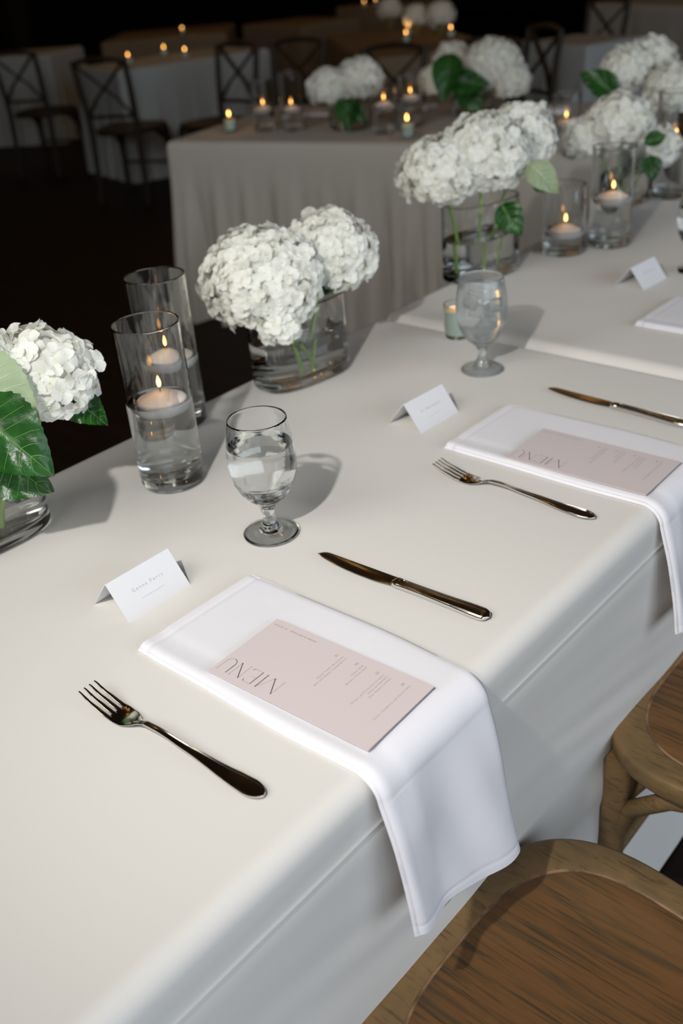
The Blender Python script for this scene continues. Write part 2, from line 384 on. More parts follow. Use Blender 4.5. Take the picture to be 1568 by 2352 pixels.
# ---------------------------------------------------------------- writing helpers
def textmesh(body, size, space=1.0, ax='LEFT', thick=0.0):
    cu = bpy.data.curves.new('t', 'FONT'); cu.body = body; cu.size = size; cu.space_character = space; cu.align_x = ax
    cu.offset = thick; cu.resolution_u = 2
    o = bpy.data.objects.new('t', cu); C.objects.link(o); dg = bpy.context.evaluated_depsgraph_get(); dg.update()
    me = bpy.data.meshes.new_from_object(o.evaluated_get(dg)); bpy.data.objects.remove(o); bpy.data.curves.remove(cu)
    return me
def place_mesh(me, T): me.transform(T); return me
def join_meshes(name, meshes, m):
    mb = MB()
    for me in meshes: mb.add([v.co.copy() for v in me.vertices], [tuple(p.vertices) for p in me.polygons]); 
    out = bpy.data.meshes.new(name); out.from_pydata([tuple(p) for p in mb.v], [], mb.f); out.materials.append(m); return out
def stroke(mb, pts, w, z=0.0):
    for a, b in zip(pts, pts[1:]):
        a = Vector((*a, z)); b = Vector((*b, z)); d = (b - a).normalized(); n = Vector((-d.y, d.x, 0)) * w / 2
        mb.add([a - n, b - n, b + n, a + n], [(0, 1, 2, 3)])

# ---------------------------------------------------------------- menu cards: page frame  p = along long side (world x), q = across (world y)
def make_menu(label):
    root = thing('menu_card', label, 'menu', (-0.5675, 0.5445, 0.7618), math.radians(2.0))
    L, W = 0.2075, 0.107; hx, hy = L / 2, W / 2
    card = MB().box((-hx, -hy, 0), (hx, hy, 0.0009))
    obj('card', card, M['menu'], root, smooth=False)
    zt = 0.00100
    # MENU, big high-contrast capitals: right = -x, up = -y ; measured from the (-x,-y) corner
    mb = MB(); mt = MB(); sx = lambda u, v: (-hx + 0.0800 - u * .962, -hy + 0.0295 - v)   # u right, v up (cap height .026)
    H = 0.0210
    def st(pts, w): stroke(mb, [sx(u, v * H) for u, v in pts], w, zt)
    def ser(u, v): st([(u - .0012, v), (u + .0012, v)], .00022)
    # M
    st([(0, 0), (0.0005, 1)], .00022); ser(0, 0); st([(0.0005, 1), (0.0125, 0.02)], .00085)
    lo = [(0.0125 + .0016 * math.cos(a) - .0004, 0.05 + .055 * math.sin(a)) for a in [k * 2 * PI / 12 for k in range(13)]]
    st(lo, .00018); st([(0.0125, 0.02), (0.0225, 1)], .00022); st([(0.0225, 1), (0.0225, 0)], .0008); ser(.0225, 0); ser(.0225, 1)
    # E
    st([(0.030, 0), (0.030, 1)], .0008); ser(.030, 0); st([(0.030, 1), (0.0405, 1)], .0002); st([(0.0405, 1), (0.0413, .86)], .0006)
    st([(0.030, .52), (0.037, .52)], .0002); st([(0.030, 0), (0.041, 0)], .0002); st([(0.041, 0), (0.0425, .13)], .0006)
    # N
    st([(0.0475, 0), (0.0475, 1)], .00022); ser(.0475, 0); st([(0.0475, 1), (0.0600, 0)], .00085); st([(0.0600, 0), (0.0600, 1)], .00022); ser(.0600, 1)
    # U
    st([(0.0650, 1), (0.0650, .32)], .0008); ser(.0650, 1)
    arc = [(0.0715 - .0065 * math.cos(a), .32 - .32 * math.sin(a)) for a in [k * PI / 14 for k in range(15)]]
    st(arc[:8], .0006); st(arc[7:], .00025); st([(0.0780, .32), (0.0780, 1)], .00022); ser(.0780, 1)
    obj('menu_title', mb, M['ink'], root, smooth=False)
    # body text: right = +y, up = -x ; right aligned near the far long edge
    R90 = Matrix.Rotation(PI / 2, 4, 'Z'); ms = []
    def line(body, p, size, end=0.0235, sp=1.25, th=0.0):
        ms.append(place_mesh(textmesh(body, size, sp, 'RIGHT', th), Matrix.Translation((-hx + p, hy - end, zt)) @ R90))
    for n, p in (('01', .0975), ('02', .1235), ('03', .1500), ('04', .1815)): line(n, p, .0042, end=.0122, sp=1.2)
    for t_, p in (('Classic Tomato Bruschetta', .1050), ('Beef and Cheese Toasted Ravioli', .1095), ('Caesar Salad', .1310), ('Balsamic House Salad', .1355),
                  ('Chicken and Prosciutto Tortellini', .1575), ('Penne and Meatballs', .1620), ('Four Cheese Tortellini', .1665), ('Vanilla, Strawberry, and Carrot Cake', .1890)):
        line(t_, p - .0012, .0029, end=.0128, sp=1.3)
    R180 = Matrix.Rotation(PI, 4, 'Z')
    ms.append(place_mesh(textmesh('GENNA & MATTHEW \u00b7 01.18.2020', .0030, 1.35, 'LEFT'), Matrix.Translation((-hx + .0635, hy - .0080, zt)) @ R180))
    for k_ in ms: k_.materials.clear(); k_.materials.append(M['fineink']); obj('text_line', k_, None, root)
    return root
menu = make_menu('dusty pink printed menu on the nearest napkin, its lettering in focus')
dup(menu, (-0.5725, 1.108, 0.7618), math.radians(1.0), 'dusty pink printed menu on the second napkin, its lettering slightly blurred')

# ---------------------------------------------------------------- place cards
def make_card(label, loc, rz, name_text, th=0.0):
    root = thing('place_card', label, 'place card', loc, rz)
    hw, hb, h, t = 0.0465, 0.0325, 0.040, 0.0004         # tent: ridge along local y
    mb = MB(); 
    prof = [(hb, 0), (0.0006, h), (-0.0006, h), (-hb, 0), (-hb + t, 0), (0, h - t * 1.6), (hb - t, 0)]
    mb.rings([[Vector((x, -hw, z)) for x, z in prof], [Vector((x, hw, z)) for x, z in prof]], cap=False)
    n = len(prof)
    for base in (0, n): mb.f.append((base + 0, base + 1, base + 5, base + 6)); mb.f.append((base + 2, base + 3, base + 4, base + 5)); mb.f.append((base + 1, base + 2, base + 5))
    obj('card', mb, M['card'], root, smooth=False)
    # lettering on the sloping front (+x) face: right = +y, up = towards ridge
    up = Vector((-hb, 0, h)).normalized(); rt = Vector((0, 1, 0)); nn = rt.cross(up)
    F = Matrix(((rt.x, up.x, nn.x, hb * .5 ), (rt.y, up.y, nn.y, 0), (rt.z, up.z, nn.z, h * .5), (0, 0, 0, 1)))
    off = Matrix.Translation((0, 0, 0.0004))
    ms = [place_mesh(textmesh(name_text, .0062, 1.45, 'CENTER', th), F @ off @ Matrix.Translation((0.0, 0.0015, 0)))]
    sb = MB(); stroke(sb, [(-.0165, -.0095), (.0165, -.0095)], .00025)
    ln = sb.mesh('l', M['greyink'], False); ms.append(place_mesh(ln, F @ off))
    for k_, nm in zip(ms, ('name_lettering', 'printed_line')): k_.materials.clear(); k_.materials.append(M['greyink']); obj(nm, k_, None, root)
    return root
make_card('white folded place card nearest the camera, with a readable grey name', (-0.8535, 0.5495, 0.75), 0, 'Genna Perry')
make_card('second white folded place card, beside the fork behind, its name blurred', (-0.866, 1.1205, 0.75), math.radians(-2), 'Al Marchetti')
make_card('third white folded place card, on the far tablecloth past the joint', (-0.878, 1.874, 0.7525), math.radians(-3), 'Al Marchetti')

# ---------------------------------------------------------------- cutlery
def make_fork(label, loc, rz):
    root = thing('dinner_fork', label, 'fork', loc, rz)       # local x: 0 tip .. .245 handle end
    L = 0.243; T = 0.0018
    def zc(x):
        ks = [(0, .0150), (.018, .0085), (.040, .0035), (.058, .0020), (.070, .0035), (.085, .0095), (.105, .0105), (.150, .0070), (.200, .0035), (.243, .0030)]
        for (a, za), (b, zb) in zip(ks, ks[1:]):
            if x <= b: return za + (zb - za) * sstep(a, b, x)
        return ks[-1][1]
    # smooth by averaging
    zf = lambda x: (zc(x - .006) + zc(x) * 2 + zc(x + .006)) / 4 if x > .006 else zc(x) 
    def hw(x):
        ks = [(.052, .0128), (.062, .0120), (.070, .0085), (.078, .0042), (.086, .0031), (.120, .0032), (.150, .0043), (.180, .0065), (.210, .0094), (.224, .0102), (.236, .0092), (.241, .0058), (.243, .0012)]
        if x > .224: return max(.0006, .0102 * math.sqrt(max(0, 1 - ((x - .224) / .019) ** 2)))
        if x <= ks[0][0]: return ks[0][1]
        for (a, za), (b, zb) in zip(ks, ks[1:]):
            if x <= b: t = (x - a) / (b - a); return za + (zb - za) * t
        return ks[-1][1]
    def strip(x0, x1, yfn, wfn, n, prof):
        rings = []
        for i in range(n + 1):
            x = x0 + (x1 - x0) * ((1 - (1 - i / n) ** 1.7) if n == 60 else i / n); y = yfn(x); w = wfn(x); z = zf(x)
            dz = (zf(x + .001) - zf(x - .001)) / .002; nx, nz = -dz / math.hypot(1, dz), 1 / math.hypot(1, dz)
            rings.append([Vector((x + nx * h, y + w * t, z + nz * h)) for t, h in prof(x)])
        return MB().rings(rings)
    flat = lambda x: [(-1, -.0002), (-.85, -.0008), (0, -.0010), (.85, -.0008), (1, -.0002), (1, .0004), (.8, .0009), (0, .0009), (-.8, .0009), (-1, .0004)]
    sp = .0069
    for k in range(4):
        yc = (k - 1.5) * sp
        wf = lambda x: .0008 + .0015 * min(1, x / .035) ** .8 
        obj('tine', strip(0, .046, (lambda x, yc=yc: yc * (1.0 - .04 * max(0, 1 - x / .02))), wf, 18, flat), M['steel'], root, angle=60)
    hd = MB()
    # shoulder with rounded slots
    def headprof(x): return flat(x)
    obj('head', strip(.0435, .088, lambda x: 0, lambda x: hw(x) , 24, headprof), M['steel'], root, angle=60)
    def hp(x):
        k = sstep(.088, .100, x)        # raised double rim grows along the handle
        r = [(-1, -.0003), (-.8, -.0013), (0, -.0016), (.8, -.0013), (1, -.0003), (1, .0006), (.96, .0012), (.90, .0013), (.86, .0010 - .0003 * k), (.82, .0012), (.76, .0012), (.70, .0009 - .0008 * k),
             (.4, .0010 - .0009 * k), (0, .0012 - .0010 * k), (-.4, .0010 - .0009 * k), (-.70, .0009 - .0008 * k), (-.76, .0012), (-.82, .0012), (-.86, .0010 - .0003 * k), (-.90, .0013), (-.96, .0012), (-1, .0006)]
        return r
    obj('handle', strip(.087, L, lambda x: 0, hw, 60, hp), M['steel'], root, angle=35)
    return root
f1 = make_fork('nearest silver dinner fork, lying left of the sharp menu napkin', (-0.750, 0.3950, 0.7507), math.radians(2.2))
a = at(1003, 1062, .764); b = at(1350, 1185, .753); 
dup(f1, (a.x, a.y, .7507), math.atan2(b.y - a.y, b.x - a.x), 'second silver dinner fork, between the knife and the blurred menu napkin')
def make_knife(label, loc, rz):
    root = thing('dinner_knife', label, 'knife', loc, rz)     # local x: 0 blade tip .. .245 handle end
    def blade(n=40):
        rings = []
        for i in range(n + 1):
            u = i / n; x = .1185 * u
            top = .0085 * min(1, math.sqrt(max(0, 1 - (1 - min(1, x / .014)) ** 2))) 
            bot = -.0105 * math.sin(min(1, x / .075) * PI / 2) ** .75 * (1 - .25 * sstep(.09, .118, x))
            t = .0010; z = .0038 + .0006 * u
            c = (top + bot) / 2
            rings.append([Vector((x, top, z + .0009)), Vector((x, c, z + .0012)), Vector((x, bot, z + .0002)), Vector((x, bot, z)), Vector((x, c, z - .0008)), Vector((x, top, z - .0009))])
        return MB().rings(rings)
    obj('blade', blade(), M['steel'], root, angle=50)
    def hw(x):
        ks = [(0, .0068), (.004, .0078), (.010, .0072), (.04, .0072), (.08, .0086), (.105, .0100), (.116, .0100), (.122, .0082), (.1255, .0035), (.126, .0005)]
        for (a, za), (b, zb) in zip(ks, ks[1:]):
            if x <= b: return za + (zb - za) * (x - a) / (b - a)
        return .0005
    rings = []
    for i in range(61):
        x = .126 * (i / 60); w = hw(x); e = math.sqrt(max(0.02, 1 - max(0, (x - .113) / .013) ** 2)); t = .0036 * e
        k = sstep(.006, .014, x) * (1 - sstep(.116, .121, x)); zc_ = .0044
        prof = [(-1, -.2), (-.85, -.8), (-.4, -1), (.4, -1), (.85, -.8), (1, -.2), (1, .3), (.93, .75), (.86, .95), (.80, .98), (.76, .8), (.72, .95), (.66, .98), (.60, .98 - .38 * k), (.3, 1 - .32 * k), (0, 1.02 - .30 * k),
                (-.3, 1 - .32 * k), (-.60, .98 - .38 * k), (-.66, .98), (-.72, .95), (-.76, .8), (-.80, .98), (-.86, .95), (-.93, .75), (-1, .3)]
        rings.append([Vector((.1175 + x, w * a, zc_ + t * b)) for a, b in prof])
    obj('handle', MB().rings(rings), M['steel'], root, angle=32)
    obj('bolster', MB().rings([[Vector((.1150 + dx, s * math.cos(2 * PI * k / 16), .0044 + .0030 * s / .0078 * math.sin(2 * PI * k / 16))) for k in range(16)] for dx, s in ((0, .0070), (.0012, .0080), (.0026, .0080), (.0036, .0070))]), M['steel'], root, angle=30)
    return root
a = at(730, 1272, .754); b = at(1122, 1418, .754)
k1 = make_knife('nearest silver dinner knife, between the sharp menu napkin and the clear goblet', (a.x, a.y, .7502), math.atan2(b.y - a.y, b.x - a.x))
a = at(1258, 892, .754); b = at(1660, 998, .754)
dup(k1, (a.x, a.y, .7502), math.atan2(b.y - a.y, b.x - a.x), 'second silver dinner knife, beyond the blurred menu, cut by the right picture edge')

# ---------------------------------------------------------------- goblets
def make_goblet(label, loc, misted=False, fill=.128, name='water_goblet'):
    root = thing(name, label, 'glass', (loc[0], loc[1], loc[2] + .0006))
    out = [(0.0, 0.0030), (.012, .0028), (.022, .0020), (.030, .0006), (.0330, 0.0), (.0356, .0012), (.0360, .0028), (.0345, .0044), (.026, .0062), (.016, .0085), (.0125, .0120), (.0120, .0155), (.0095, .0185), (.0075, .0240), (.0070, .0300), (.0078, .0370), (.0105, .0430),
           (.0165, .0485), (.0250, .0560), (.0325, .0660), (.0385, .0790), (.0418, .0930), (.0428, .1060), (.0422, .1200), (.0404, .1360), (.0382, .1500), (.0366, .1600), (.0362, .1618), (.0355, .1622)]
    inn = [(.0350, .1612), (.0352, .1590), (.0368, .1490), (.0389, .1360), (.0407, .1200), (.0413, .1060), (.0403, .0930), (.0370, .0800), (.0310, .0680), (.0235, .0590), (.0150, .0530), (.007, .0508), (0, .0503)]
    obj('goblet', MB().lathe(out + inn, 112), M['icedglass' if misted else 'glass'], root, angle=80)
    def rin(z):
        p = inn[::-1]
        for (ra, za), (rb, zb) in zip(p, p[1:]):
            if z <= zb: return ra + (rb - ra) * (z - za) / (zb - za)
        return inn[0][0]
    zs = [.0503 - .0003] + [.0503 + (fill - .0503) * (k / 22) ** 1.2 for k in range(1, 23)]
    wat = [(max(0, rin(z) + .00025) if k else 0, z) for k, z in enumerate(zs)]
    wat = wat + [(wat[-1][0] - .0022, fill - .0009), (wat[-1][0] - .006, fill - .0011), (0, fill - .0011)]
    obj('water', MB().lathe(wat, 64), M['water'], root, angle=60)
    if misted:
        r2 = random.Random(3)
        for k in range(7):
            a = r2.uniform(0, 6.28); rr = r2.uniform(.004, .020); s = .009
            T = Matrix.Translation((rr * math.cos(a), rr * math.sin(a), .074 + k * .0085)) @ Euler((r2.uniform(0, 3), r2.uniform(0, 3), r2.uniform(0, 3))).to_matrix().to_4x4()
            obj('ice_cube', MB().box((-s, -s, -s), (s, s, s), T), M['icedglass'], root, smooth=False)
    return root
make_goblet('clear stemmed water goblet nearest the camera, between floating candles and menu', (-.822, .736, .75))
p = at(1107, 850)
make_goblet('misted stemmed goblet of iced water in front of the green votive', (p.x, p.y, .75), True, .147)
p = at(1594, 622, .7525)
make_goblet('third stemmed water goblet, cut off by the right picture edge', (p.x, p.y, .7525), False, .13)

# ---------------------------------------------------------------- floating candles in glass cylinders
def flame(root, z, h=.017, x=0):
    o = obj('flame', MB().lathe([(0, 0), (.0018, .001), (.0030, .004), (.0031, .007), (.0022, .0115), (.0009, .0150), (0, .017)], 12, (x, 0, z), 1, 1), M['flame'], root)
    if h != .017:
        for v in o.data.vertices: v.co.z = z + (v.co.z - z) * h / .017; v.co.x *= h / .017; v.co.y *= h / .017
    ld = bpy.data.lights.new('candle_light', 'POINT'); ld.energy = .055; ld.color = (1.0, 0.55, 0.22); ld.shadow_soft_size = 0.0
    lo = bpy.data.objects.new('candle_light', ld); C.objects.link(lo); lo.parent = root; lo.location = (x, 0, z + h + .0045)
    return o
def make_hurricane(label, base, H, r, fill, group=None):
    root = thing('glass_hurricane', label, 'vase', (base[0], base[1], base[2] + .0006), 0, group)
    t = .0024; tb = .016
    prof = [(0, 0.0004), (r * .55, 0.0002), (r - .006, 0), (r - .002, .0016), (r, .005), (r, H - .0012), (r - .0006, H), (r - t + .0004, H), (r - t, H - .001), (r - t, tb + .006), (r - t - .003, tb + .001), (r - t - .01, tb), (0, tb + .0008)]
    obj('cylinder', MB().lathe(prof, 72), M['glass'], root, angle=50)
    ri = r - t + .0003
    obj('water', MB().lathe([(0, tb + .0005), (r - t - .010, tb - .0003), (r - t - .0027, tb + .0007), (ri, tb + .006), (ri, fill + .0009), (ri - .002, fill + .0001), (ri - .006, fill), (0, fill)], 72), M['water'], root, angle=50)
    return root
def make_float(label, loc, group=None):
    root = thing('floating_candle', label, 'candle', loc, 0, group)       # origin at water level
    w = .0350
    obj('wax', MB().lathe([(0, -.0185), (.018, -.0182), (.026, -.0155), (.0315, -.0110), (w - .001, -.0040), (w, -.0010), (w - .0012, .0012), (w - .005, .0024), (.026, .0048), (.018, .0085), (.009, .0112), (.004, .0120), (0, .0121)], 56), M['wax'], root, angle=60)
    obj('wick', MB().tube([(0, 0, .0115), (.0004, 0, .0160), (.0012, 0, .0195)], .0006, 6), M['wick'], root)
    flame(root, .0185)
    return root
HG = 'glass cylinders holding floating candles'
def hurricane_set(px, py, H, r, fill, lab, clab, z=.75):
    p = at(px, py, z); make_hurricane(lab, (p.x, p.y, z), H, r, fill)
    make_float(clab, (p.x + .002, p.y + .003, z + fill - .0005))
    return p
hurricane_set(399, 1103, .236, .0455, .126, 'shorter glass cylinder vase of water, front one of the left pair', 'white floating candle in the shorter front cylinder of the left pair')
hurricane_set(412, 968, .240, .0460, .112, 'taller looking glass cylinder vase, rear one of the left pair', 'white floating candle in the rear cylinder of the left pair')
hurricane_set(1293, 580, .150, .046, .052, 'glass cylinder with a low candle, right of the third hydrangea vase', 'white floating candle low in the cylinder right of the third hydrangea vase', .7525)
hurricane_set(1398, 562, .215, .046, .108, 'tall glass cylinder with a high candle, in front of the fourth hydrangeas', 'white floating candle high in the cylinder before the fourth hydrangeas', .7525)
hurricane_set(1538, 452, .260, .046, .135, 'glass cylinder at the right edge behind the third goblet', 'white floating candle beside the right picture edge, above the third goblet', .7525)
def zplane(px, py): 
    p = at(px, py); return p
for (px, py, H, fill, l1, l2) in [(610, 300, .19, .085, 'leftmost glass cylinder on the table behind', 'floating candle in the leftmost cylinder on the table behind'),
                   (674, 300, .22, .085, 'second glass cylinder from the left on the table behind', 'floating candle in the second cylinder from the left on the table behind'),
                   (885, 306, .16, .105, 'glass cylinder right of the small hydrangea bunch on the table behind', 'floating candle right of the small hydrangea bunch on the table behind'),
                   (945, 292, .19, .110, 'glass cylinder above the right votive on the table behind', 'brightest floating candle, above the right votive on the table behind'),
                   (1298, 340, .17, .08, 'glass cylinder hidden behind the fourth hydrangeas, its flame showing left of them', 'floating candle whose flame shows just left of the fourth hydrangeas')]:
    p = at(px, py); make_hurricane(l1, (p.x, p.y, .75), H, .045, fill); make_float(l2, (p.x, p.y, .75 + fill - .0005))

def make_votive(label, loc, h=.052, far=False):
    root = thing('votive_candle', label, 'candle', (loc[0], loc[1], loc[2] + .0005))
    r = .026
    obj('cup', MB().lathe([(0, 0), (r * .86, 0), (r * .92, .003), (r, h * .5), (r, h), (r - .002, h), (r - .0025, h * .5), (r * .8, .006), (0, .006)], 32), M['votiveglass'], root)
    obj('wax', MB().lathe([(0, .0065), (r * .78, .0065), (r - .0028, h * .5), (r - .0025, h * .82), (0, h * .80)], 32), M['wax'], root)
    obj('wick', MB().tube([(0, 0, h * .78), (0, 0, h * .80 + .008)], .0007, 6), M['wick'], root)
    flame(root, h * .80 + .004 + (0.012 if far else 0), .017 if not far else .022)
    return root
p = at(1052, 772); make_votive('pale green votive candle half hidden behind the misted goblet', (p.x, p.y, .75), .062)
for (px, py, l) in [(530, 302, 'pale green votive at the left end of the table behind'), (936, 316, 'pale green votive near the front edge of the table behind, left of the hydrangeas')]:
    p = at(px, py); make_votive(l, (p.x, p.y, .75), .055, True)

# ---------------------------------------------------------------- hydrangeas
def petal_mesh(mb, k, s, r2, nn=4):
    ang = k * PI / 2 + r2.uniform(-.12, .12); L = .0142 * s * r2.uniform(.92, 1.08); W = .0142 * s * r2.uniform(.9, 1.08)
    c, sn = math.cos(ang), math.sin(ang); lift = r2.uniform(.15, .55); twist = r2.uniform(-.35, .35)
    wp = lambda u: (.14 + 1.0 * math.sin(PI * min(1, u * .93 + .03)) ** .62) * .5
    def fn(u, v):
        t = (v - .5) * 2; w = W * wp(u) * (1.0 if u < .98 else .45); x = L * (u ** .95) + .0010
        y = t * w; z = lift * L * u * u * .55 + .0030 * s * t * t * math.sin(PI * u) - .0022 * s * u ** 3 + twist * y * u
        return Vector((x * c - y * sn, x * sn + y * c, z))
    mb.grid(fn, nn, nn)
def floret_mesh(seed, nn=4):
    r2 = random.Random(seed); mb = MB()
    for k in range(4): petal_mesh(mb, k, 1.0, r2, nn)
    n0 = len(mb.f)
    mb.lathe([(0, -.0008), (.0011, -.0002), (.0012, .0008), (0, .0018)], 6)
    me = mb.mesh('floret', [M['petal'], M['bud']], True, 80)
    for i, pg in enumerate(me.polygons):
        if i >= n0: pg.material_index = 1
    return me
FL = [floret_mesh(s) for s in range(6)]
FLO = [floret_mesh(s + 20, 2) for s in range(3)]
LEAFN = 0
def leaf_mesh(Lf, Wf, m, seed=0, curl=.25, serr=True):
    r2 = random.Random(seed); mb = MB(); NU, NV = 36, 14
    def fn(u, v):
        t = (v - .5) * 2; w = Wf / 2 * (math.sin(PI * u ** .72) ** .85) * (1 - .12 * u)
        if serr: saw = ((u * 13) % 1.0); w *= 1 + .085 * (saw - .5) * (abs(t) > .8)
        x = u * Lf; y = t * w
        ridge = math.sin(u * 26 - abs(t) * 9) * .0012 * math.sin(PI * u)
        z = -curl * Lf * (u - .35) ** 2 + abs(t) * w * .32 + ridge + .004 * math.sin(t * 3 + u * 5 + seed)
        return Vector((x, y, z))
    mb.grid(fn, NU, NV)
    n0 = len(mb.f); 
    mb.tube([fn(u / 12, .5) + Vector((0, 0, .0005)) for u in range(0, 13)], [.0013 * (1 - u / 14) for u in range(13)], 6)
    for k in range(1, 7):
        for s in (0, 1):
            u0 = k / 8.2
            pts = [fn(min(.99, u0 + q * .16), .5 + (s - .5) * q * .88) + Vector((0, 0, .0003)) for q in (0, .33, .66, 1)]
            mb.tube(pts, [.0006, .0005, .0004, .0003], 5)
    me = mb.mesh('leaf', [m, M['palevein'] if m is M['leafback'] else M['vein']], True, 80)
    for i, pg in enumerate(me.polygons):
        if i >= n0: pg.material_index = 1
    return me
def hydrangea(label, base, head, R, stem_foot=None, nfl=None, fine=True, squash=(1, 1, .86), leaves=(), seed=0, stem_r=.0032, tilt=(0, 0)):
    """base: point of the vase floor, head: centre of the bloom (world)"""
    base = Vector(base); head = Vector(head); root = thing('hydrangea', label, 'flower', base)
    foot = Vector(stem_foot) - base if stem_foot else Vector((0, 0, .004)); h = head - base
    mid = Vector((foot.x * .6 + h.x * .25, foot.y * .6 + h.y * .25, h.z * .55))
    pts = []
    for i in range(9):
        t = i / 8; pts.append(foot * (1 - t) ** 2 + mid * 2 * t * (1 - t) + (h - Vector((0, 0, R * .35))) * t * t)
    obj('stem', MB().tube(pts, [stem_r * (1.15 - .3 * i / 8) for i in range(9)], 10), M['stem'], root)
    r2 = random.Random(seed); n = nfl or int(295 * (R / .09) ** 2)
    core = MB(); 
    hd = obj('flower_head', MB().lathe([(0, -R * .55), (R * .58, -R * .42), (R * .84, 0), (R * .66, R * .52), (R * .3, R * .72), (0, R * .76)], 16, (0, 0, 0), squash[0], squash[1]), M['petal'], root, loc=h)
    nrm = []
    ga = PI * (3 - math.sqrt(5)); pts = []
    for i in range(n):
        z = 1 - (i + .5) / n * 1.72; rr = math.sqrt(max(0, 1 - z * z)); a = i * ga
        d = Vector((rr * math.cos(a) , rr * math.sin(a), z)); d = (d + Vector((r2.gauss(0, .09), r2.gauss(0, .09), r2.gauss(0, .09)))).normalized()
        lump = 1 + .055 * math.sin(d.x * 5 + seed) * math.cos(d.y * 5.5 + seed * 2) 
        P = Vector((d.x * squash[0], d.y * squash[1], d.z * squash[2])) * R * .92 * lump * r2.uniform(.93, 1.03)
        nd = (d + Vector((r2.gauss(0, .24), r2.gauss(0, .24), r2.gauss(0, .24)))).normalized()
        q = nd.to_track_quat('Z', 'Y').to_matrix().to_4x4() @ Matrix.Rotation(r2.uniform(0, 6.28), 4, 'Z')
        s = r2.uniform(.85, 1.12)
        pts.append(Matrix.Translation(P) @ q @ Matrix.Scale(s, 4))
    if fine:
        for T in pts:
            f = bpy.data.objects.new('floret', r2.choice(FL)); C.objects.link(f); f.parent = hd; f.matrix_local = T
    else:
        mb = MB(); 
        for T in pts:
            me = r2.choice(FLO); mb.add([T @ v.co for v in me.vertices], [tuple(p.vertices) for p in me.polygons])
        o = obj('florets', mb, M['petal'], hd, angle=80); o['kind'] = 'stuff'
    for (lp, dirv, L, Wd, mk, sd, nrmv) in leaves:
        me = leaf_mesh(L, Wd, M[mk], sd); x = Vector(dirv).normalized(); z = Vector(nrmv).normalized(); y = z.cross(x).normalized(); z = x.cross(y)
        T = Matrix(((x.x, y.x, z.x, 0), (x.y, y.y, z.y, 0), (x.z, y.z, z.z, 0), (0, 0, 0, 1)))
        lf = obj('leaf', me, None, root); lf.matrix_local = Matrix.Translation(Vector(lp) - base) @ T
        if mk == 'leafback': lf['label'] = 'pale green underside of a turned leaf'
    return root
def make_vase(label, loc, rz, a, b, H, fill, tb=.014):
    root = thing('glass_vase', label, 'vase', (loc[0], loc[1], loc[2] + .0006), rz)
    def ring(off, z, n=72, e=2.9):
        pts = []
        for k in range(n):
            th = 2 * PI * k / n; c, s = math.cos(th), math.sin(th)
            pts.append(Vector(((a + off) * math.copysign(abs(c) ** (2 / e), c), (b + off) * math.copysign(abs(s) ** (2 / e), s), z)))
        return pts
    t = .0030
    R_ = [ring(-.02, .0003), ring(-.008, 0), ring(-.003, .0015), ring(-.0006, .005), ring(0, .010), ring(0, H - .001), ring(-.0008, H), ring(-t + .0006, H), ring(-t, H - .001), ring(-t, tb + .010), ring(-t - .003, tb + .003), ring(-t - .010, tb), ring(-t - .02, tb)]
    obj('vase_body', MB().rings(densr(R_)), M['glass'], root, angle=50)
    i = -t + .0003
    W_ = [ring(-t - .02, tb - .0003), ring(-t - .010, tb - .0003), ring(-t - .0027, tb + .0027), ring(i, tb + .010), ring(i, fill + .001), ring(i - .002, fill), ring(i - .008, fill - .0003)]
    obj('water', MB().rings(densr(W_)), M['water'], root, angle=50)
    return root
V = Vector
# vase 2 (centre) ------------------------------------------------
v2 = V((-1.150, 1.150, .75)); make_vase('oval glass vase of water holding the central pair of hydrangeas', v2, math.radians(82), .090, .052, .139, .078)
DV = depth(v2 + V((0, 0, .15)))
hydrangea('large round white hydrangea, left one of the central vase', v2 + V((-.0, -.02, .016)), atd(602, 642, DV - .05), .098, seed=1, squash=(1.08, 1.05, .88), stem_foot=v2 + V((.012, -.02, .018)))
hydrangea('smaller white hydrangea, right one of the central vase', v2 + V((0, .02, .016)), atd(757, 580, DV + .02), .080, seed=2, squash=(1.1, 1.0, .9), stem_foot=v2 + V((.018, -.005, .018)),
          leaves=[(atd(715, 690, DV), ray(800, 640) - ray(715, 690) , .055, .040, 'leaf', 2, (-.2, -.6, .9))])
hydrangea('small white floret cluster tucked under the central hydrangeas', v2 + V((.01, .0, .016)), atd(640, 748, DV - .08), .034, seed=12, nfl=30, stem_foot=v2 + V((.010, .01, .018)))
# vase 1 (left edge) ---------------------------------------------
v1 = V((-1.135, .500, .75)); make_vase('oval glass vase cut off by the left picture edge', v1, math.radians(86), .100, .056, .112, .078)
D1 = depth(v1 + V((0, 0, .15)))
hydrangea('white hydrangea at the left picture edge with big green leaves', v1 + V((0, .02, .016)), atd(82, 862, D1 + .02), .070, seed=3, squash=(1.25, 1.1, .86), stem_foot=v1 + V((.006, .028, .018)),
    leaves=[(atd(-65, 935, D1 - .115), ray(120, 1080) - ray(-65, 925), .118, .095, 'leaf', 3, (.45, -.6, .75)),
            (atd(-95, 840, D1 - .085), ray(80, 965) - ray(-95, 840), .115, .090, 'leafback', 5, (.5, -.5, .7)),
            (atd(150, 905, D1 + .03), ray(255, 975) - ray(150, 900), .066, .052, 'leaf', 7, (.2, -.6, .8)),
            (atd(-20, 1040, D1 - .06), ray(110, 1090) - ray(-20, 1000), .085, .080, 'leaf', 9, (.5, -.8, .35))])
hydrangea('white hydrangea mostly outside the left picture edge', v1 + V((0, -.03, .016)), atd(-70, 850, D1 - .03), .066, seed=4, stem_foot=v1 + V((0, -.03, .018)))
